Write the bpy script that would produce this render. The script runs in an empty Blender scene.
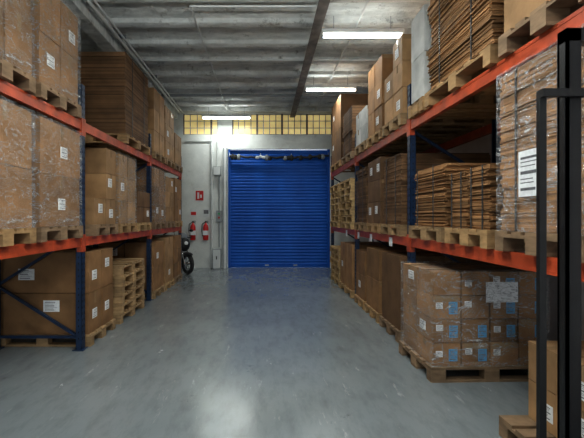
import bpy, math, random
from mathutils import Vector, Matrix
random.seed(7)
S = bpy.context.scene
COL = S.collection

# ------------------------------------------------------------------ materials
def newmat(name):
    m = bpy.data.materials.new(name); m.use_nodes = True
    nt = m.node_tree
    b = nt.nodes['Principled BSDF']
    return m, nt, b
def N(nt, t, **kw):
    n = nt.nodes.new(t)
    for k, v in kw.items(): setattr(n, k, v)
    return n
def ramp(nt, src, stops):
    r = N(nt, 'ShaderNodeValToRGB')
    els = r.color_ramp.elements
    while len(els) < len(stops): els.new(0.5)
    for e, (p, c) in zip(els, stops):
        e.position = p; e.color = (c[0], c[1], c[2], 1) if isinstance(c, tuple) else (c, c, c, 1)
    nt.links.new(src, r.inputs[0]); return r.outputs[0]
def noise(nt, scale, detail=4, stretch=(1,1,1), coord='Object', rough=0.5, dist=0):
    tc = N(nt, 'ShaderNodeTexCoord'); mp = N(nt, 'ShaderNodeMapping')
    mp.inputs['Scale'].default_value = stretch
    nt.links.new(tc.outputs[coord], mp.inputs[0])
    n = N(nt, 'ShaderNodeTexNoise'); n.inputs['Scale'].default_value = scale
    n.inputs['Detail'].default_value = detail; n.inputs['Roughness'].default_value = rough
    n.inputs['Distortion'].default_value = dist
    nt.links.new(mp.outputs[0], n.inputs['Vector']); return n.outputs['Fac']
def mix(nt, a, b, fac, mode='MIX'):
    m = N(nt, 'ShaderNodeMix', data_type='RGBA', blend_type=mode)
    for sock, v in ((m.inputs[0], fac), (m.inputs[6], a), (m.inputs[7], b)):
        if isinstance(v, (int, float)): sock.default_value = v
        elif isinstance(v, tuple): sock.default_value = (*v, 1)
        else: nt.links.new(v, sock)
    return m.outputs[2]
def bump(nt, b, h, strength, dist=0.01):
    bp = N(nt, 'ShaderNodeBump'); bp.inputs['Strength'].default_value = strength
    bp.inputs['Distance'].default_value = dist
    nt.links.new(h, bp.inputs['Height']); nt.links.new(bp.outputs[0], b.inputs['Normal'])
def simple(name, col, rough=0.5, metal=0, var=0.25, scale=6, bumpv=0):
    m, nt, b = newmat(name)
    n = noise(nt, scale, 5)
    dark = tuple(c * (1 - var) for c in col); lite = tuple(min(1, c * (1 + var * .6)) for c in col)
    nt.links.new(ramp(nt, n, [(0.3, dark), (0.7, lite)]), b.inputs['Base Color'])
    b.inputs['Roughness'].default_value = rough; b.inputs['Metallic'].default_value = metal
    if bumpv: bump(nt, b, noise(nt, scale * 6, 3), bumpv)
    return m
def tinted(name, rough, var=(0.72, 1.12), scale=5, stretch=(1,1,1), bs=0.15, bscale=30):
    m, nt, b = newmat(name)
    a = N(nt, 'ShaderNodeAttribute', attribute_name='tint')
    n = noise(nt, scale, 6, stretch)
    v = ramp(nt, n, [(0.3, var[0]), (0.7, min(1, var[1]))])
    nt.links.new(mix(nt, a.outputs['Color'], v, 1.0, 'MULTIPLY'), b.inputs['Base Color'])
    b.inputs['Roughness'].default_value = rough
    b.inputs['Specular IOR Level'].default_value = 0.3
    bump(nt, b, noise(nt, bscale, 3, stretch), bs)
    return m
M_CARD = tinted('cardboard', 0.7, (0.6, 1.0), 4)
M_WOOD = tinted('pallet_wood', 0.7, (0.6, 1.0), 9, (1, 1, 3))
M_TAPE = simple('packing_tape', (0.30, 0.20, 0.11), 0.25, 0, .1)
M_LABEL = simple('paper_label', (0.76, 0.77, 0.78), 0.6, 0, .12, 40)
M_PRINT = simple('label_print', (0.14, 0.14, 0.15), 0.6, 0, .6, 90)
M_BLUEL = simple('blue_label', (0.10, 0.34, 0.60), 0.5, 0, .2, 50)
M_STRAP = simple('strap', (0.05, 0.05, 0.05), 0.4)
M_NAVY = simple('upright_blue', (0.008, 0.026, 0.07), 0.4, 0, .3, 8)
M_ORANGE = simple('beam_orange', (0.44, 0.072, 0.024), 0.42, 0, .35, 7)
M_HOLE = simple('slot_dark', (0.004, 0.005, 0.007), 0.8)
M_GALV = simple('galvanised', (0.33, 0.35, 0.37), 0.4, .7, .2)
M_BLACK = simple('black_paint', (0.008, 0.008, 0.009), 0.45, 0, .3, 10)
M_RUBBER = simple('rubber', (0.02, 0.02, 0.02), 0.75)
M_CHROME = simple('steel', (0.5, 0.5, 0.5), 0.2, 1, .1)
M_RED = simple('red_enamel', (0.5, 0.015, 0.015), 0.3, 0, .1)
M_WHITE = simple('white_plastic', (0.62, 0.64, 0.63), 0.4, 0, .08)
M_GREYP = simple('grey_plastic', (0.25, 0.27, 0.28), 0.5, 0, .1)
M_RUST = simple('rusty_steel', (0.19, 0.17, 0.155), 0.7, 0, .5, 5)
M_GREEN = simple('green_sign', (0.02, 0.3, 0.1), 0.4)
M_CONC = simple('worn_concrete', (0.42,0.42,0.40), 0.8, 0, .3, 6)

def mk_wrap():
    m, nt, b = newmat('shrink_wrap')
    out = nt.nodes['Material Output']
    b.inputs['Base Color'].default_value = (0.86, 0.88, 0.90, 1)
    b.inputs['Roughness'].default_value = 0.12
    b.inputs['Specular IOR Level'].default_value = 1.0
    t = N(nt, 'ShaderNodeBsdfTransparent'); mx = N(nt, 'ShaderNodeMixShader')
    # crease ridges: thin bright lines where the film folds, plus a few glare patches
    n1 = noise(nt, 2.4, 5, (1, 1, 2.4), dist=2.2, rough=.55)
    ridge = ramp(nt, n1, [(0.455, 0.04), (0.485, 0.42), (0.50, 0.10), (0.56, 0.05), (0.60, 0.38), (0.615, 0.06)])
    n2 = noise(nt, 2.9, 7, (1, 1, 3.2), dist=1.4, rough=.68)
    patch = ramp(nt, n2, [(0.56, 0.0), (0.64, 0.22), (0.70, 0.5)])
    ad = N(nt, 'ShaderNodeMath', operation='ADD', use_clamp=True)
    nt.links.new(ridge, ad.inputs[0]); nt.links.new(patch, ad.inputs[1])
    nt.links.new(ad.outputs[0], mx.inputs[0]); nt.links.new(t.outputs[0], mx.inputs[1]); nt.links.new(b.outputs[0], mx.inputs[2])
    nt.links.new(mx.outputs[0], out.inputs[0])
    bump(nt, b, noise(nt, 7, 6, (1, 1, 3), dist=2.2), 1.0, 0.07)
    return m
M_WRAP = mk_wrap()

def mk_floor():
    m, nt, b = newmat('painted_concrete_floor')
    big = noise(nt, 0.7, 4, rough=.5); fine = noise(nt, 5, 8, (1.6, .5, 1), rough=.7)
    c = ramp(nt, big, [(0.3, (0.165, 0.190, 0.200)), (0.5, (0.198, 0.222, 0.232)), (0.75, (0.235, 0.258, 0.267))])
    c2 = ramp(nt, fine, [(0.30, 0.70), (0.54, 1.0)])
    c = mix(nt, c, c2, 0.75, 'MULTIPLY')
    st = noise(nt, 3.0, 8, (3.2, .6, 1), rough=.76)
    c = mix(nt, c, (0.50, 0.51, 0.51), ramp(nt, st, [(0.60, 0.0), (0.69, 0.40)]))
    spots = noise(nt, 2.1, 9, rough=.8)
    c = mix(nt, c, (0.07, 0.078, 0.08), ramp(nt, spots, [(0.32, 0.6), (0.38, 0.0)]))
    nt.links.new(c, b.inputs['Base Color'])
    nt.links.new(ramp(nt, noise(nt, 2.3, 8, (1.5,.8,1), rough=.75), [(0.3, 0.09), (0.7, 0.29)]), b.inputs['Roughness'])
    b.inputs['Specular IOR Level'].default_value = .6
    bump(nt, b, noise(nt, 4, 8, rough=.7), 0.22, 0.010)
    return m
M_FLOOR = mk_floor()
def plaster(name, lo, hi, scale=2.5, bs=0.4, bscale=14, stain=(0.2,0.19,0.17), stretch=(1,1,1), amt=.6, bd=.03):
    m, nt, b = newmat(name)
    c = ramp(nt, noise(nt, scale, 7, stretch, rough=.65), [(0.3, lo), (0.65, hi)])
    c = mix(nt, c, stain, ramp(nt, noise(nt, scale * 1.7, 8, (1,1,1), rough=.75), [(0.56, 0.0), (0.72, amt)]))
    nt.links.new(c, b.inputs['Base Color']); b.inputs['Roughness'].default_value = 0.85
    bump(nt, b, noise(nt, bscale, 6, rough=.7), bs, bd)
    return m
M_WALL = plaster('wall_paint', (0.55, 0.57, 0.55), (0.70, 0.72, 0.69), 2, .2, 12, amt=.35)
M_WALLR = plaster('wall_paint_side', (0.60, 0.55, 0.53), (0.72, 0.66, 0.64), 2, .2, 12, amt=.3)
M_CEIL = plaster('ceiling_whitewash', (0.48, 0.50, 0.485), (0.84, 0.86, 0.84), 2.6, 1.0, 6, (0.13, 0.13, 0.115), (0.6, 2.2, 1), .9, .10)
def mk_door():
    m, nt, b = newmat('door_blue_paint')
    c = ramp(nt, noise(nt, 1.5, 6, (1,1,.5)), [(0.3, (0.003, 0.070, 0.33)), (0.7, (0.006, 0.105, 0.46))])
    nt.links.new(c, b.inputs['Base Color']); b.inputs['Roughness'].default_value = 0.55
    b.inputs['Specular IOR Level'].default_value = .3
    return m
M_DOOR = mk_door()
def mk_glow(name, col, strength, scale=None):
    m, nt, b = newmat(name)
    b.inputs['Base Color'].default_value = (*col, 1)
    b.inputs['Roughness'].default_value = .3
    if scale:
        c = ramp(nt, noise(nt, scale, 4), [(0.3, tuple(x * .5 for x in col)), (0.7, col)])
        nt.links.new(c, b.inputs['Emission Color'])
    else: b.inputs['Emission Color'].default_value = (*col, 1)
    b.inputs['Emission Strength'].default_value = strength
    return m
M_GBLOCK = mk_glow('glowing_amber_glass_block', (0.76, 0.60, 0.26), 0.55, 3)  # blocks glow by emission, standing in for daylight behind the glass
M_TUBE = mk_glow('fluorescent_tube', (0.93, 1.0, 0.97), 8)

# ------------------------------------------------------------------ mesh builder
class MB:
    def __init__(s): s.v=[]; s.f=[]; s.m=[]; s.t=[]; s.mats=[]; s.sm=[]
    def mi(s, mat):
        if mat not in s.mats: s.mats.append(mat)
        return s.mats.index(mat)
    def add(s, vs, fs, mat, tint=(1,1,1), smooth=False):
        o = len(s.v); s.v += [tuple(v) for v in vs]; k = s.mi(mat)
        for f in fs:
            s.f.append([i + o for i in f]); s.m.append(k); s.t.append(tint); s.sm.append(smooth)
    def box(s, x0,x1,y0,y1,z0,z1, mat, tint=(1,1,1), rot=0, M=None):
        vs=[Vector((x,y,z)) for z in (z0,z1) for y in (y0,y1) for x in (x0,x1)]
        if rot:
            c=Vector(((x0+x1)/2,(y0+y1)/2,0)); R=Matrix.Rotation(rot,3,'Z')
            vs=[R@(v-c)+c for v in vs]
        if M is not None: vs=[M@v for v in vs]
        s.add(vs,[(0,2,3,1),(4,5,7,6),(0,1,5,4),(2,6,7,3),(0,4,6,2),(1,3,7,5)],mat,tint)
    def bar(s, p0, p1, w, h, mat, up=Vector((0,1,0))):
        p0=Vector(p0); p1=Vector(p1); d=(p1-p0).normalized(); a=d.cross(up).normalized(); b=a.cross(d).normalized()
        vs=[]
        for p in (p0,p1):
            for i,j in ((-1,-1),(1,-1),(1,1),(-1,1)): vs.append(p+a*w/2*i+b*h/2*j)
        s.add(vs,[(3,2,1,0),(4,5,6,7),(0,1,5,4),(1,2,6,5),(2,3,7,6),(3,0,4,7)],mat)
    def cyl(s, p0, p1, r, mat, seg=14, r1=None):
        p0=Vector(p0); p1=Vector(p1); d=(p1-p0).normalized()
        up=Vector((0,0,1)) if abs(d.z)<.9 else Vector((1,0,0))
        a=d.cross(up).normalized(); b=d.cross(a); r1=r if r1 is None else r1; vs=[]
        for p,rr in ((p0,r),(p1,r1)):
            for i in range(seg):
                t=2*math.pi*i/seg; vs.append(p+a*rr*math.cos(t)+b*rr*math.sin(t))
        s.add(vs,[(i,(i+1)%seg,seg+(i+1)%seg,seg+i) for i in range(seg)],mat,smooth=True)
        s.add(vs,[tuple(range(seg))[::-1],tuple(range(seg,2*seg))],mat)
    def path(s, pts, r, mat, seg=8):
        for a,b in zip(pts[:-1],pts[1:]): s.cyl(a,b,r,mat,seg)
    def lathe(s, c, prof, mat, seg=20):
        vs=[]
        for r,z in prof:
            for i in range(seg):
                t=2*math.pi*i/seg; vs.append((c[0]+r*math.cos(t),c[1]+r*math.sin(t),c[2]+z))
        fs=[(k*seg+i,k*seg+(i+1)%seg,(k+1)*seg+(i+1)%seg,(k+1)*seg+i) for k in range(len(prof)-1) for i in range(seg)]
        s.add(vs,fs,mat,smooth=True)
    def torus(s, c, R, r, axis, mat, seg=28, rs=10):
        ax=Vector(axis).normalized(); up=Vector((0,0,1)); a=ax.cross(up).normalized(); b=a.cross(ax); vs=[]; c=Vector(c)
        for i in range(seg):
            t=2*math.pi*i/seg; d=a*math.cos(t)+b*math.sin(t)
            for j in range(rs):
                u=2*math.pi*j/rs; vs.append(c+d*(R+r*math.cos(u))+ax*r*math.sin(u))
        s.add(vs,[(i*rs+j,((i+1)%seg)*rs+j,((i+1)%seg)*rs+(j+1)%rs,i*rs+(j+1)%rs) for i in range(seg) for j in range(rs)],mat,smooth=True)
    def ell(s, c, r, mat, M=None, seg=16, rings=10):
        vs=[]
        for k in range(rings+1):
            p=math.pi*k/rings
            for i in range(seg):
                t=2*math.pi*i/seg; v=Vector((r[0]*math.sin(p)*math.cos(t),r[1]*math.sin(p)*math.sin(t),r[2]*math.cos(p)))
                if M is not None: v=M@v
                vs.append(v+Vector(c))
        s.add(vs,[(k*seg+i,(k+1)*seg+i,(k+1)*seg+(i+1)%seg,k*seg+(i+1)%seg) for k in range(rings) for i in range(seg)],mat,smooth=True)
    def build(s, name, loc=(0,0,0), rot=0, bevel=0):
        me=bpy.data.meshes.new(name); me.from_pydata(s.v,[],s.f)
        for m in s.mats: me.materials.append(m)
        me.polygons.foreach_set('material_index', s.m)
        me.polygons.foreach_set('use_smooth', s.sm)
        at=me.color_attributes.new('tint','FLOAT_COLOR','CORNER'); dat=[]
        for p,t in zip(me.polygons,s.t): dat += [t[0],t[1],t[2],1.0]*p.loop_total
        at.data.foreach_set('color',dat)
        me.update()
        ob=bpy.data.objects.new(name,me); ob.location=loc; ob.rotation_euler=(0,0,rot); COL.objects.link(ob)
        if bevel:
            md=ob.modifiers.new('bevel','BEVEL'); md.width=bevel; md.segments=1; md.limit_method='ANGLE'
        return ob

# ------------------------------------------------------------------ room shell
XL, XR, YB, YF, ZC = -3.9, 3.25, 12.2, -6.0, 5.1
b=MB(); b.box(XL-.2,XR+.2,YF-.2,YB+.3,-.15,0,M_FLOOR); b.build('floor')
b=MB(); b.box(XL-.2,XL,YF-.2,YB+.3,0,ZC+.15,M_WALL); b.build('wall_left')
b=MB(); b.box(XR,XR+.2,YF-.2,YB+.3,0,ZC+.15,M_WALLR); b.build('wall_right')
DX0,DX1,DZ=-1.16,2.04,3.73
W1=(-2.57,-1.47); W2=(-1.03,2.30); WZ=(4.18,4.84)
y0,y1=YB,YB+.3
def wallpiece(*r):
    b=MB(); b.box(*r,M_WALL); b.build('wall_back')
wallpiece(XL,DX0,y0,y1,0,DZ); wallpiece(DX1,XR,y0,y1,0,DZ)
wallpiece(XL,XR,y0,y1,DZ,WZ[0]); wallpiece(XL,XR,y0,y1,WZ[1],ZC+.15)
for a,c in ((XL,W1[0]),(W1[1],W2[0]),(W2[1],XR)): wallpiece(a,c,y0,y1,WZ[0],WZ[1])
b=MB()  # wall behind the camera with an unseen opening added to let daylight in
b.box(XL,-2.6,YF-.2,YF,0,ZC+.1,M_WALL); b.box(2.4,XR,YF-.2,YF,0,ZC+.1,M_WALL); b.box(-2.6,2.4,YF-.2,YF,4.2,ZC+.1,M_WALL)
b.build('wall_front')
# ceiling: rough vaults between transverse ribs
b=MB(); prof=[]; y=YF-.2; pitch=0.80
while y < YB+.3:
    prof += [(y,4.90),(y+.05,4.885),(y+.14,4.885),(y+.19,4.90),(y+.20,4.97)]
    for k in range(1,6):
        t=k/6; prof.append((y+.20+(pitch-.22)*t, 4.97+.06*math.sin(math.pi*t)))
    prof.append((y+pitch-.01,4.97)); y+=pitch
prof=[p for p in prof if p[0]<=YB+.3]
vs=[(x,p[0],p[1]) for p in prof for x in (XL,XR)]+[(x,p[0],5.25) for p in prof for x in (XL,XR)]
n=len(prof); fs=[(2*i,2*i+1,2*i+3,2*i+2) for i in range(n-1)]+[(2*n+2*i,2*n+2*i+2,2*n+2*i+3,2*n+2*i+1) for i in range(n-1)]
b.add(vs,fs,M_CEIL); b.build('ceiling')
b=MB(); b.box(.82,.90,YF,YB,4.74,4.88,M_RUST); b.box(.78,.94,YF,YB,4.72,4.745,M_RUST); b.build('ceiling_steel_beam')
b=MB(); b.box(-3.0,-2.75,YF,YB,4.68,4.88,M_CEIL); b.build('ceiling_concrete_beam')
b=MB(); b.box(XL,XR,YB-.18,YB-.002,4.86,5.08,M_CEIL); b.build('trim_1')
b=MB()
for x,z,r in ((-2.62,4.80,.03),(-2.54,4.82,.02)): b.cyl((x,YF,z),(x,YB-.2,z),r,M_WHITE)
for yy in range(-5,12,2): b.box(-2.67,-2.50,yy,yy+.03,4.82,4.885,M_GALV)
b.build('ceiling_pipe')
b=MB(); b.cyl((XL,10.35,4.84),(XR,10.35,4.84),.035,M_GREYP); b.cyl((XL,8.0,4.83),(XR,8.0,4.83),.02,M_WHITE)
b.build('ceiling_pipe')
b=MB(); b.cyl((1.55,YF,4.85),(1.55,YB-.2,4.85),.018,M_WHITE); b.cyl((-1.15,6.0,4.85),(-1.15,YB-.2,4.85),.014,M_WHITE); b.cyl((-1.15,6.0,4.85),(.8,6.0,4.85),.014,M_WHITE)
b.build('ceiling_conduit')

# glass-block windows
def gwin(name,x0,x1):
    b=MB(); n=max(2,round((x1-x0)/.2)); w=(x1-x0)/n; nz=3; h=(WZ[1]-WZ[0])/nz
    for i in range(n):
        for k in range(nz):
            b.box(x0+i*w+.014,x0+(i+1)*w-.014,YB+.05,YB+.13,WZ[0]+k*h+.012,WZ[0]+(k+1)*h-.012,M_GBLOCK)
    for i in range(n+1):
        xx=min(max(x0+i*w,x0+.018),x1-.018); q=.03 if i%4==0 else .013
        if i in (0,n): q=.017
        b.box(xx-q,xx+q,YB+.04,YB+.12,WZ[0],WZ[1],M_RUST if i%4==0 else M_CONC)
    for k in range(nz+1):
        zz=min(max(WZ[0]+k*h,WZ[0]+.018),WZ[1]-.018); b.box(x0,x1,YB+.045,YB+.12,zz-.012,zz+.012,M_CONC)
    b.build(name)
gwin('window_1',*W1); gwin('window_2',*W2)

# roller shutter door
b=MB(); p=[]; z=.07; pt=.098
while z<DZ:
    for k in range(6):
        t=k/6; p.append((YB+.10-.012*math.sin(math.pi*min(1,t/.85)), z+pt*t))
    z+=pt
p=[q for q in p if q[1]<DZ-.003]
vs=[(x,q[0],q[1]) for q in p for x in (DX0+.003,DX1-.003)]
b.add(vs,[(2*i,2*i+1,2*i+3,2*i+2) for i in range(len(p)-1)],M_DOOR)
b.box(DX0+.003,DX1-.003,YB+.07,YB+.13,0.004,.075,M_DOOR)
b.box(DX0+.003,DX0+.07,YB+.02,YB+.16,.004,DZ-.005,M_DOOR); b.box(DX1-.07,DX1-.003,YB+.02,YB+.16,.004,DZ-.005,M_DOOR)
for x in (.0,.9): b.box(x,x+.12,YB+.06,YB+.08,.06,.10,M_GALV)
b.build('door_1')
# cable bundle over the door
b=MB(); pts=[]
random.seed(3)
for i in range(33):
    t=i/32; pts.append((DX0+.05+t*(DX1-DX0-.1), YB-.08, 3.50-.05*math.sin(math.pi*t)+random.uniform(-.02,.02)))
b.path(pts,.035,M_BLACK,10)
for i in (1,2,3,12,13,18,19,20,23,26,29,30):
    x,yy,zz=pts[i]; b.ell((x,yy,zz-.02),(.07,.05,.07+.03*random.random()),M_RUBBER if i%3 else M_GREYP)
for i in (9,10,11): x,yy,zz=pts[i]; b.ell((x,yy-.01,zz),(.07,.05,.05),M_WHITE)
for i in (0,10,20,32): x,yy,zz=pts[i]; b.bar((x,YB,zz+.12),(x,yy,zz),.02,.02,M_GALV,Vector((1,0,0)))
b.build('door_cable_bundle')

# ------------------------------------------------------------------ wall fittings
def extinguisher(x,z):
    b=MB(); y=YB-.12
    b.lathe((x,y,z),[(0,0),(.075,0),(.085,.02),(.085,.40),(.07,.46),(.03,.50),(.025,.54),(0,.54)],M_RED)
    b.box(x-.086,x+.086,y-.0875,y,z+.16,z+.30,M_LABEL)
    b.cyl((x,y,z+.53),(x,y,z+.58),.02,M_BLACK); b.box(x-.02,x+.09,y-.015,y+.015,z+.58,z+.60,M_BLACK); b.bar((x,y,z+.57),(x+.09,y,z+.53),.02,.02,M_BLACK)
    b.path([(x-.02,y,z+.56),(x-.11,y-.02,z+.5),(x-.12,y-.03,z+.3),(x-.09,y-.03,z+.12)],.012,M_RUBBER)
    b.box(x-.03,x+.03,y+.06,YB-.003,z+.3,z+.36,M_BLACK)
    b.build('fire_extinguisher')
extinguisher(-2.24,.88); extinguisher(-1.84,.88)
W_=YB-.003
b=MB(); b.box(-2.17,-1.93,W_-.012,W_,2.12,2.42,M_RED); b.box(-2.12,-2.06,W_-.014,W_-.01,2.17,2.37,M_WHITE); b.box(-2.03,-1.98,W_-.014,W_-.01,2.2,2.3,M_WHITE); b.build('fire_extinguisher_sign')
b=MB(); b.box(-2.34,-2.14,W_-.01,W_,1.62,1.86,M_WHITE); b.box(-2.32,-2.16,W_-.013,W_-.009,1.66,1.76,M_RED); b.build('safety_notice')
b=MB(); b.box(-1.95,-1.74,W_-.01,W_,1.60,1.86,M_WHITE); b.box(-1.92,-1.77,W_-.013,W_-.009,1.7,1.82,M_PRINT); b.build('safety_notice')
b=MB(); b.box(-1.60,-1.38,W_-.12,W_,2.90,3.17,M_GREYP); b.box(-1.59,-1.39,W_-.13,W_-.12,2.91,3.16,M_WHITE); b.cyl((-1.49,W_-.05,3.17),(-1.49,W_-.05,4.1),.018,M_WHITE); b.build('electrical_junction_box')
b=MB(); b.box(-1.52,-1.34,W_-.10,W_,1.45,1.80,M_GREYP); b.cyl((-1.43,W_-.11,1.70),(-1.43,W_-.095,1.70),.03,M_GREEN); b.cyl((-1.43,W_-.11,1.58),(-1.43,W_-.095,1.58),.03,M_RED)
b.cyl((-1.43,W_-.04,1.8),(-1.43,W_-.04,2.88),.016,M_GREYP); b.cyl((-1.43,W_-.04,.66),(-1.43,W_-.04,1.45),.016,M_GREYP); b.build('door_control_box')
b=MB(); b.cyl((-1.66,W_-.05,0.01),(-1.66,W_-.05,4.15),.03,M_WHITE)
for z in (.6,1.5,2.6,3.6): b.box(-1.70,-1.62,W_-.04,W_,z,z+.04,M_GALV)
b.cyl((-2.5,W_-.05,3.98),(-1.66,W_-.05,3.98),.02,M_WHITE); b.build('conduit_pipe')
b=MB(); b.box(-1.30,-1.18,W_-.10,W_,0.0,3.75,M_GREYP); b.box(-1.28,-1.20,W_-.11,W_-.1,0.0,3.75,M_WHITE); b.build('door_frame_post')
b=MB(); b.box(-1.60,-1.36,YB-.28,YB-.10,.0,.62,M_GREYP); b.box(-1.59,-1.37,YB-.29,YB-.28,.03,.6,M_WHITE); b.box(-1.5,-1.47,YB-.30,YB-.29,.3,.4,M_BLACK); b.build('meter_cabinet')

# ------------------------------------------------------------------ lights
def fluo(x0,x1,y,z,power=60,upw=18):
    b=MB(); b.box(x0,x1,y-.07,y+.07,z+.03,z+.09,M_WHITE); b.box(x0,x0+.03,y-.05,y+.05,z-.02,z+.03,M_WHITE); b.box(x1-.03,x1,y-.05,y+.05,z-.02,z+.03,M_WHITE)
    b.cyl((x0+.03,y-.03,z),(x1-.03,y-.03,z),.017,M_TUBE,10); b.cyl((x0+.03,y+.03,z),(x1-.03,y+.03,z),.017,M_TUBE,10)
    for x in (x0+.2,x1-.2): b.cyl((x,y,z+.09),(x,y,4.875),.006,M_GALV,6)
    ob=b.build('fluorescent_or_fill_light')
    for e,dz,rx in ((power,-.03,0),(upw,.1,math.pi)):  # tube light downwards, plus an added uplight above the housing to brighten the ceiling
        L=bpy.data.lights.new('tube_or_fill_light','AREA'); L.shape='RECTANGLE'; L.size=x1-x0-.1; L.size_y=.08; L.energy=e; L.color=(.96,1,.97)
        lo=bpy.data.objects.new('tube_or_fill_light',L); lo.location=((x0+x1)/2,y,z+dz); lo.rotation_euler=(rx,0,0); COL.objects.link(lo); lo.parent=ob
fluo(.92,2.25,6.34,4.55,55,2.5); fluo(.93,2.12,9.05,4.55,55,2.5); fluo(-1.88,-.42,11.6,4.55,30,3)
fluo(-.7,.6,3.0,3.75,55,150); fluo(-.7,.6,0.4,4.0,55,80); fluo(-.7,.6,-3.0,4.2,40,30)  # added fill fixtures, out of view, lighting the ceiling and aisle

# ------------------------------------------------------------------ racks
def rack(xf, sgn, ys, levels, top):
    b=MB(); xb=xf+sgn*1.1
    def bx(xa,xc,*r,**k): b.box(min(xa,xc),max(xa,xc),*r,**k)
    for y in ys:
        for xa,s2 in ((xf,sgn),(xb,-sgn)):
            bx(xa,xa+s2*.004,y-.045,y+.045,0.008,top,M_NAVY)
            bx(xa,xa+s2*.07,y-.045,y-.041,0.008,top,M_NAVY); bx(xa,xa+s2*.07,y+.041,y+.045,0.008,top,M_NAVY)
            bx(xa+s2*.066,xa+s2*.07,y-.045,y-.02,0.008,top,M_NAVY); bx(xa+s2*.066,xa+s2*.07,y+.02,y+.045,0.008,top,M_NAVY)
            bx(xa-s2*.03,xa+s2*.1,y-.07,y+.07,0,.008,M_NAVY)
            z=.12
            while z<top-.05:
                for dy in (-.022,.022): bx(xa-s2*.0015,xa,y+dy-.006,y+dy+.006,z,z+.03,M_HOLE)
                bx(xa+s2*.03,xa+s2*.042,y-.0465,y-.045,z+.01,z+.03,M_HOLE)
                z+=.075
        x0=xf+sgn*.06; x1=xb-sgn*.06; z=.15; k=0
        for zz in (.15,top-.12): b.bar((x0,y,zz),(x1,y,zz),.03,.035,M_NAVY)
        while z+.62<top-.1:
            a,c=(x0,x1) if k%2==0 else (x1,x0)
            b.bar((a,y,z),(c,y,z+.62),.03,.035,M_NAVY); z+=.62; k+=1
    for i in range(len(ys)-1):
        ya,yc=ys[i]+.045,ys[i+1]-.045
        for zl in levels:
            for xa,s2 in ((xf,sgn),(xb,-sgn)):
                bx(xa+s2*.005,xa+s2*.05,ya+.004,yc-.004,zl-.055,zl+.055,M_ORANGE)
                bx(xa+s2*.002,xa+s2*.006,ya+.004,yc-.004,zl-.055,zl-.03,M_ORANGE)
                bx(xa+s2*.002,xa+s2*.006,ya+.004,yc-.004,zl+.03,zl+.055,M_ORANGE)
                for ye,d in ((ya,1),(yc,-1)):
                    b.box(min(xa-s2*.006,xa+s2*.055),max(xa-s2*.006,xa+s2*.055),min(ye,ye+d*.006),max(ye,ye+d*.006),zl-.12,zl+.09,M_ORANGE)
                    b.box(min(xa-s2*.007,xa-s2*.002),max(xa-s2*.007,xa-s2*.002),min(ye-d*.04,ye+d*.005),max(ye-d*.04,ye+d*.005),zl-.12,zl+.09,M_ORANGE)
    return b
YS=[1.93,4.71,7.49,10.23]
LV=[1.30,2.70]
b=rack(-2.2,-1,YS,LV,3.2)
b.build('pallet_rack')
b=rack(1.74,1,YS,LV,3.2)
for y in (6.3,7.15,8.2,5.3): b.box(1.728,1.735,y,y+.12,1.20,1.32,M_LABEL)
b.build('pallet_rack')

# ------------------------------------------------------------------ pallets and loads
def pallet(x,y,z,lx=1.2,ly=.8,rot=0,b=None,tint=None,z0=0):
    own = b is None
    if own: b=MB()
    base=tint or random.choice([(.46,.29,.14),(.38,.25,.13),(.50,.33,.16),(.30,.20,.12)])
    def tt(): k=random.uniform(.75,1.15); return tuple(c*k for c in base)
    hx,hy=lx/2,ly/2
    for c in (-hy+.05,0,hy-.05):
        w=.05 if c else .07
        b.box(-hx,hx,c-w,c+w,z0,z0+.022,M_WOOD,tt())
        for xx in (-hx+.0725,0,hx-.0725): b.box(xx-.0725,xx+.0725,c-w,c+w,z0+.022,z0+.1,M_WOOD,tt())
    for xx in (-hx+.0725,0,hx-.0725): b.box(xx-.0725,xx+.0725,-hy,hy,z0+.1,z0+.122,M_WOOD,tt())
    n=5
    for i in range(n):
        w=.0725 if i%2==0 else .05
        c=-hy+.0725+i*(ly-.145)/(n-1); b.box(-hx,hx,c-w,c+w,z0+.122,z0+.144,M_WOOD,tt())
    if own: return b.build('wooden_pallet',(x,y,z),rot)
def pallet_stack(x,y,z,n,lx=1.2,ly=.8,tint=None):
    b=MB()
    for k in range(n):
        i0=len(b.v); pallet(0,0,0,lx,ly,b=b,z0=k*.145,tint=tint)
        dx,dy,r=random.uniform(-.02,.02),random.uniform(-.02,.02),random.uniform(-.015,.015)
        for i in range(i0,len(b.v)):
            v=b.v[i]; b.v[i]=(v[0]*math.cos(r)-v[1]*math.sin(r)+dx, v[0]*math.sin(r)+v[1]*math.cos(r)+dy, v[2])
    b.build('wooden_pallet_stack',(x,y,z))
KRAFT=(.35,.190,.084); LIGHT=(.47,.280,.135); DARK=(.21,.115,.055); WHITEB=(.62,.62,.6)
def label(b, side, sg, hx, hy, u, z, w, h, mat=M_LABEL, prn=True):
    e=.004
    rows=[(.34,.05),(.25,.02),(.16,.02),(.02,.07),(-.12,.02),(-.2,.02),(-.34,.06)]
    if side=='x':
        X=sg*hx; 
        b.box(min(X,X+sg*e),max(X,X+sg*e),u-w/2,u+w/2,z-h/2,z+h/2,mat)
        if prn:
            for q,t in rows: b.box(min(X,X+sg*(e+.001)),max(X,X+sg*(e+.001)),u-w*random.uniform(.1,.4),u+w*.40,z+h*q-h*t/2,z+h*q+h*t/2,M_PRINT)
    else:
        b.box(u-w/2,u+w/2,-hy-e,-hy,z-h/2,z+h/2,mat)
        if prn:
            for q,t in rows: b.box(u-w*.40,u+w*random.uniform(.1,.4),-hy-e-.001,-hy,z+h*q-h*t/2,z+h*q+h*t/2,M_PRINT)
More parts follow.
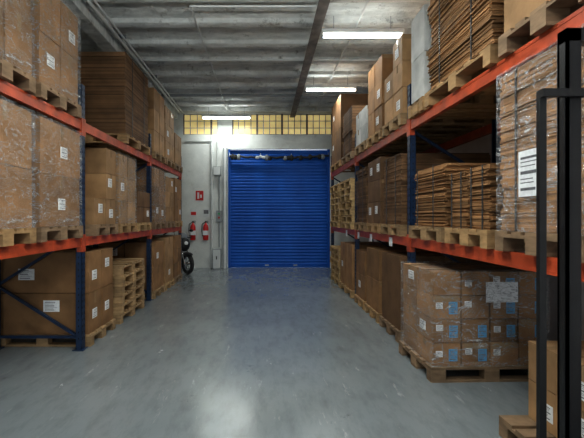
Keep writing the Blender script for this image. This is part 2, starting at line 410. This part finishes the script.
def boxes(x,y,z,lx,ly,h,nx,ny,nz,tint=KRAFT,wrap=False,rot=0,lab=.35,blue=False,sg=1,jit=.010,skip=(),paper=False):
    b=MB(); wx,wy,wz=lx/nx,ly/ny,h/nz; hx,hy=lx/2,ly/2
    for k in range(nz):
        for i in range(nx):
            for j in range(ny):
                if (i,j,k) in skip: continue
                x0=-hx+i*wx; y0=-hy+j*wy; g=.004; kf=random.uniform(.72,1.15); tn=tuple(c*kf for c in tint)
                q=[random.uniform(0,jit) for _ in range(4)]
                X0,X1,Y0,Y1,Z0,Z1=x0+g+q[0],x0+wx-g-q[1],y0+g+q[2],y0+wy-g-q[3],k*wz+(0 if k==0 else .001),(k+1)*wz-.006
                b.box(X0,X1,Y0,Y1,Z0,Z1,M_CARD,tn)
                if k==nz-1:
                    cy=(Y0+Y1)/2; b.box(X0,X1,cy-.03,cy+.03,Z1,Z1+.0015,M_TAPE)
                if j==0:
                    cx=(X0+X1)/2
                    if random.random()<.35: b.box(X0+.02,X1-.02,Y0-.0012,Y0,(Z0+Z1)/2-.028 if wz>.5 else Z1-.06,(Z0+Z1)/2+.028 if wz>.5 else Z1-.004,M_TAPE)
                    if random.random()<lab: label(b,'y',-1,hx,-Y0,cx+wx*random.uniform(-.2,.2),Z0+wz*random.uniform(.4,.7),min(.2,wx*.4),min(.14,wz*.4))
                    if blue: 
                        if random.random()<.6: label(b,'y',-1,hx,-Y0,X0+wx*.22,Z0+wz*random.uniform(.5,.7),wx*.24,wz*.26)
                        if random.random()<.9: label(b,'y',-1,hx,-Y0,X0+wx*.70,Z0+wz*.45,wx*.30,wz*.52,M_BLUEL,True)
                edge = (i==nx-1 and sg>0) or (i==0 and sg<0)
                if edge:
                    XX = X1 if sg>0 else -X0
                    cy=(Y0+Y1)/2
                    if random.random()<.5: b.box(min(sg*XX,sg*(XX+.0012)),max(sg*XX,sg*(XX+.0012)),cy-.025,cy+.025,Z1-wz*.3,Z1,M_TAPE)
                    if random.random()<lab or (blue and random.random()<.6): label(b,'x',sg,XX,hy,cy+wy*random.uniform(-.15,.15),Z0+wz*random.uniform(.4,.65),min(.14,wy*.35),min(.12,wz*.4))
    if paper:
        b.box(-hx+.52,-hx+.84,-hy-.0105,-hy-.0085,h-.30,h-.10,M_LABEL)
    if wrap:
        e=.012
        b.box(-hx-e,hx+e,-hy-e,hy+e,-.002,h+e,M_WRAP)
    return b.build('shrink_wrapped_boxes' if wrap else 'cardboard_boxes',(x,y,z),rot,.006)
def sheets(x,y,z,lx,ly,h,tint=DARK,off=.012,th=(.008,.02),strap=True,sg=1,wrap=False,lab=0,split=1):
    b=MB()
    for s_ in range(split):
        wy=ly/split; yc=-ly/2+wy*(s_+.5); zz=0
        hh=h*(1 if s_==0 else random.uniform(.88,1))
        bo=(0,0)
        while zz<hh:
            t=random.uniform(*th); kf=random.uniform(.6,1.35); tn=tuple(c*kf for c in tint)
            if random.random()<.12: bo=(random.uniform(-off,off)*1.2,random.uniform(-off,off)*1.2)
            dx,dy=random.uniform(-off,off)*.5+bo[0],random.uniform(-off,off)*.5+bo[1]
            b.box(-lx/2+dx+off,lx/2+dx-off,yc-wy/2+dy+off,yc+wy/2+dy-off,zz,zz+t*.93,M_CARD,tn,rot=random.uniform(-off,off)*.5); zz+=t
        if strap:
            for u in (-.25,.25):
                b.box(sg*lx/2-.002,sg*lx/2+.004,yc+u*wy-.007,yc+u*wy+.007,0,zz,M_STRAP) if sg>0 else b.box(-lx/2-.004,-lx/2+.002,yc+u*wy-.007,yc+u*wy+.007,0,zz,M_STRAP)
                b.box(-lx/2,lx/2,yc+u*wy-.007,yc+u*wy+.007,zz,zz+.003,M_STRAP)
    if wrap: b.box(-lx/2-.012,lx/2+.012,-ly/2-.012,ly/2+.012,-.002,h+.03,M_WRAP)
    if lab: label(b,'x',sg,lx/2+.012,ly/2,lab[0],lab[1],lab[2],lab[3])
    return b.build('cardboard_sheet_stack',(x,y,z))

ZM,ZT=1.356,2.756; PH=.147
LXc,RXc=-2.75,2.29   # pallet centre X (1.2 deep)
def L(zl,y0,y1,kind,h,**k):
    yc,w=(y0+y1)/2,y1-y0
    pallet(LXc,yc,zl,1.2,w)
    kind(LXc,yc,zl+PH,1.16,w-.03,h,sg=1,**k)
def R(zl,y0,y1,kind,h,**k):
    yc,w=(y0+y1)/2,y1-y0
    pallet(RXc,yc,zl,1.2,w)
    kind(RXc,yc,zl+PH,1.16,w-.03,h,sg=-1,**k)
random.seed(11)
# left, top level
L(ZT,2.85,3.65,boxes,1.5,nx=2,ny=2,nz=3,tint=KRAFT,wrap=True,lab=.3)
L(ZT,3.74,4.56,boxes,1.02,nx=2,ny=2,nz=2,tint=KRAFT,wrap=True,lab=.5)
L(ZT,1.99,2.79,boxes,1.3,nx=2,ny=2,nz=3,tint=KRAFT,wrap=True)
L(ZT,6.05,7.30,sheets,1.27,tint=DARK,lab=0)
L(ZT,7.62,8.45,boxes,1.25,nx=2,ny=2,nz=3,tint=LIGHT,lab=.2)
L(ZT,8.50,9.35,boxes,1.15,nx=2,ny=2,nz=3,tint=LIGHT,lab=.2)
L(ZT,9.40,10.15,boxes,.75,nx=2,ny=2,nz=2,tint=LIGHT,lab=.2)
# left, middle level
L(ZM,2.0,2.8,boxes,1.05,nx=2,ny=1,nz=2,wrap=True)
L(ZM,2.86,3.66,boxes,1.08,nx=2,ny=1,nz=2,wrap=True)
L(ZM,3.74,4.60,boxes,1.08,nx=2,ny=1,nz=2,wrap=True,lab=.7)
L(ZM,4.95,5.70,boxes,1.05,nx=3,ny=2,nz=3,tint=LIGHT,lab=.3,skip=((2,0,2),(2,0,1),(1,0,2)))
L(ZM,5.78,6.55,boxes,1.05,nx=2,ny=2,nz=3,tint=LIGHT,wrap=True)
L(ZM,6.62,7.38,boxes,.55,nx=2,ny=2,nz=2,tint=DARK)
L(ZM,7.62,8.45,boxes,1.08,nx=2,ny=2,nz=3,wrap=True)
L(ZM,8.50,9.30,boxes,1.0,nx=2,ny=2,nz=3,tint=LIGHT)
L(ZM,9.36,10.14,boxes,1.05,nx=2,ny=2,nz=2,tint=KRAFT)
# left, floor
L(0,4.80,5.60,boxes,1.02,nx=1,ny=2,nz=2,tint=KRAFT,lab=.9)
pallet_stack(-2.75,6.36,0,6,1.2,1.1,tint=(.44,.29,.15))
L(0,7.58,8.38,boxes,.95,nx=2,ny=1,nz=2,tint=KRAFT,lab=.7)
L(0,8.45,9.25,boxes,1.0,nx=2,ny=1,nz=2,tint=LIGHT,lab=.7)
L(0,9.32,10.12,boxes,1.0,nx=2,ny=2,nz=3,tint=KRAFT,lab=.3)
# right, top level
R(ZT,2.0,2.82,boxes,.62,nx=2,ny=1,nz=1,tint=LIGHT,lab=.5)
R(ZT,2.92,4.12,sheets,1.35,tint=KRAFT,off=.022)
R(ZT,4.18,4.60,boxes,1.0,nx=2,ny=1,nz=2,tint=WHITEB,lab=.6)
R(ZT,4.85,5.62,boxes,1.0,nx=2,ny=2,nz=3,tint=LIGHT,lab=.5,skip=((0,1,2),))
R(ZT,5.70,6.50,boxes,1.1,nx=2,ny=2,nz=3,tint=KRAFT,lab=.4)
R(ZT,6.58,7.36,boxes,.6,nx=2,ny=2,nz=2,tint=WHITEB,lab=.4)
R(ZT,7.66,8.60,sheets,.9,tint=DARK)
R(ZT,8.80,10.05,boxes,1.5,nx=1,ny=2,nz=2,tint=DARK,lab=.2)
# right, middle level
R(ZM,2.06,2.86,sheets,1.10,tint=KRAFT,off=.012,wrap=True,lab=(.03,.38,.22,.30))
R(ZM,2.96,3.66,sheets,.50,tint=KRAFT,off=.026,split=2,th=(.006,.014))
R(ZM,3.74,4.58,sheets,.62,tint=KRAFT,off=.04,th=(.006,.014))
R(ZM,4.90,5.68,sheets,.9,tint=DARK,off=.015)
R(ZM,5.76,6.52,boxes,1.0,nx=2,ny=2,nz=3,tint=DARK,lab=.2)
R(ZM,6.60,7.36,sheets,.95,tint=DARK,off=.015)
pallet_stack(2.29,8.2,ZM,7,1.2,1.1,tint=(.56,.38,.18))
pallet_stack(2.29,9.5,ZM,7,1.2,1.1,tint=(.56,.38,.18))
# right, floor
pallet(2.19,4.19,0,1.2,.84,rot=.03)
boxes(2.19,4.19,PH,1.14,.78,.92,4,2,4,tint=KRAFT,wrap=True,rot=.03,blue=True,sg=-1,lab=0,paper=True)
R(0,4.95,5.75,boxes,.95,nx=2,ny=1,nz=1,tint=DARK,lab=.3)
R(0,5.85,6.6,boxes,.95,nx=2,ny=1,nz=2,tint=KRAFT,lab=.3)
R(0,6.68,7.36,boxes,.85,nx=2,ny=1,nz=2,tint=KRAFT,lab=.5)
R(0,7.66,8.85,boxes,.9,nx=1,ny=2,nz=1,tint=KRAFT,lab=.3)
pallet_stack(2.29,9.5,0,6,1.2,1.1,tint=(.56,.38,.18))
pallet(2.32,2.46,0,1.2,.8)
boxes(2.40,2.50,PH,.98,.68,.56,2,2,2,tint=LIGHT,lab=.8,sg=-1)

# ------------------------------------------------------------------ stacker (mast beside the camera)
b=MB(); y=1.5
for xa,xb_,sg in ((1.165,1.22,1),(1.51,1.565,-1)):
    web=(xa,xa+.01) if sg>0 else (xb_-.01,xb_)
    b.box(web[0],web[1],y,y+.05,.05,2.33,M_BLACK); b.box(xa,xb_,y,y+.01,.05,2.33,M_BLACK); b.box(xa,xb_,y+.04,y+.05,.05,2.33,M_BLACK)
for xa in (1.06,1.64): b.box(xa,xa+.026,y,y+.02,.05,2.09,M_BLACK)
for z in (2.06,.12): b.box(1.06,1.666,y-.02,y,z,z+.03,M_BLACK)
b.box(1.165,1.565,y,y+.05,2.28,2.33,M_BLACK)
for x in (1.30,1.42): b.box(x,x+.02,y+.02,y+.04,.2,2.28,M_RUBBER)
b.cyl((1.36,y+.03,.15),(1.36,y+.03,1.3),.03,M_CHROME)
b.box(1.10,1.67,.75,1.42,.12,.62,M_BLACK); b.box(1.12,1.65,.78,1.40,.62,.68,M_RUBBER)
for x in (1.14,1.58): b.cyl((x,1.0,.08),(x+.05,1.0,.08),.08,M_RUBBER)
b.path([(1.36,.80,.6),(1.36,.5,1.1),(1.36,.45,1.2)],.025,M_BLACK); b.path([(1.22,.45,1.2),(1.5,.45,1.2)],.02,M_BLACK)
for x in (1.16,1.44): b.box(x,x+.13,y+.05,y+.55,.06,.11,M_BLACK)
b.build('pallet_stacker')

# ------------------------------------------------------------------ motorcycle
b=MB(); dx=Vector((.66,-.75,0)).normalized(); side=Vector((dx.y,-dx.x,0)); F=Vector((-2.16,10.86,0)); Rr=F-dx*1.2
up=Vector((0,0,1))
for c in (F,Rr):
    b.torus(c+up*.30,.245,.055,side,M_RUBBER); b.torus(c+up*.30,.19,.014,side,M_CHROME)
    b.cyl(c+up*.30-side*.05,c+up*.30+side*.05,.05,M_CHROME)
    for k in range(6):
        t=k*math.pi/3; b.cyl(c+up*.30, c+up*.30+(dx*math.cos(t)+up*math.sin(t))*.2,.011,M_CHROME,6)
top=F-dx*.28+up*.88
for sd in (-.08,.08): b.cyl(F+up*.3+side*sd,top+side*sd,.024,M_CHROME)
b.path([top-side*.34-dx*.1+up*.12,top-side*.15+up*.14,top+side*.15+up*.14,top+side*.34-dx*.1+up*.12],.016,M_BLACK)
for sd in (-.3,.3): b.path([top+side*sd*.8+up*.14,top+side*sd*.9+up*.3],.006,M_BLACK); b.ell(top+side*sd*.95+up*.33,(.06,.03,.04),M_BLACK)
R3=Matrix((dx,side,up)).transposed()
b.ell(top+dx*.1-up*.06,(.12,.17,.20),M_BLACK,R3); b.ell(top+dx*.19-up*.02,(.04,.07,.06),M_WHITE,R3)
b.ell(top+dx*.02+up*.16,(.03,.14,.12),M_GREYP,R3)
b.ell(F-dx*.55+up*.78,(.27,.16,.14),M_BLACK,R3); b.ell(F-dx*.95+up*.76,(.33,.13,.08),M_RUBBER,R3)
b.ell(F-dx*.6+up*.42,(.22,.15,.18),M_GREYP,R3); b.ell(F+up*.56,(.24,.09,.06),M_BLACK,R3)
b.path([top,F-dx*.5+up*.4,Rr+up*.3],.03,M_BLACK); b.path([F-dx*.75+up*.7,Rr+up*.32],.025,M_CHROME)
b.path([F-dx*.6+up*.25+side*.14,Rr+up*.35+side*.14],.035,M_CHROME,10)
b.build('motorcycle')

# ------------------------------------------------------------------ world, daylight doorway, camera
w=bpy.data.worlds.new('sky'); S.world=w; w.use_nodes=True
bg=w.node_tree.nodes['Background']; bg.inputs[0].default_value=(.84,.92,1,1); bg.inputs[1].default_value=2.8
P=bpy.data.lights.new('doorway_portal','AREA'); P.shape='RECTANGLE'; P.size=5.0; P.size_y=4.2
try: P.cycles.is_portal=True
except Exception: pass
po=bpy.data.objects.new('doorway_portal',P); po.location=(-.1,YF-.1,2.1); po.rotation_euler=(math.radians(90),0,0); COL.objects.link(po)

cam=bpy.data.cameras.new('camera'); co=bpy.data.objects.new('camera',cam); COL.objects.link(co)
co.location=(0,0,1.6); co.rotation_euler=(math.radians(90),0,0)
cam.sensor_width=36; cam.lens=389/584*36; cam.shift_x=27/584; cam.shift_y=-2/584; cam.clip_start=.05
S.camera=co
S.view_settings.view_transform='Standard'; S.view_settings.look='None'; S.view_settings.exposure=.12; S.view_settings.gamma=.86
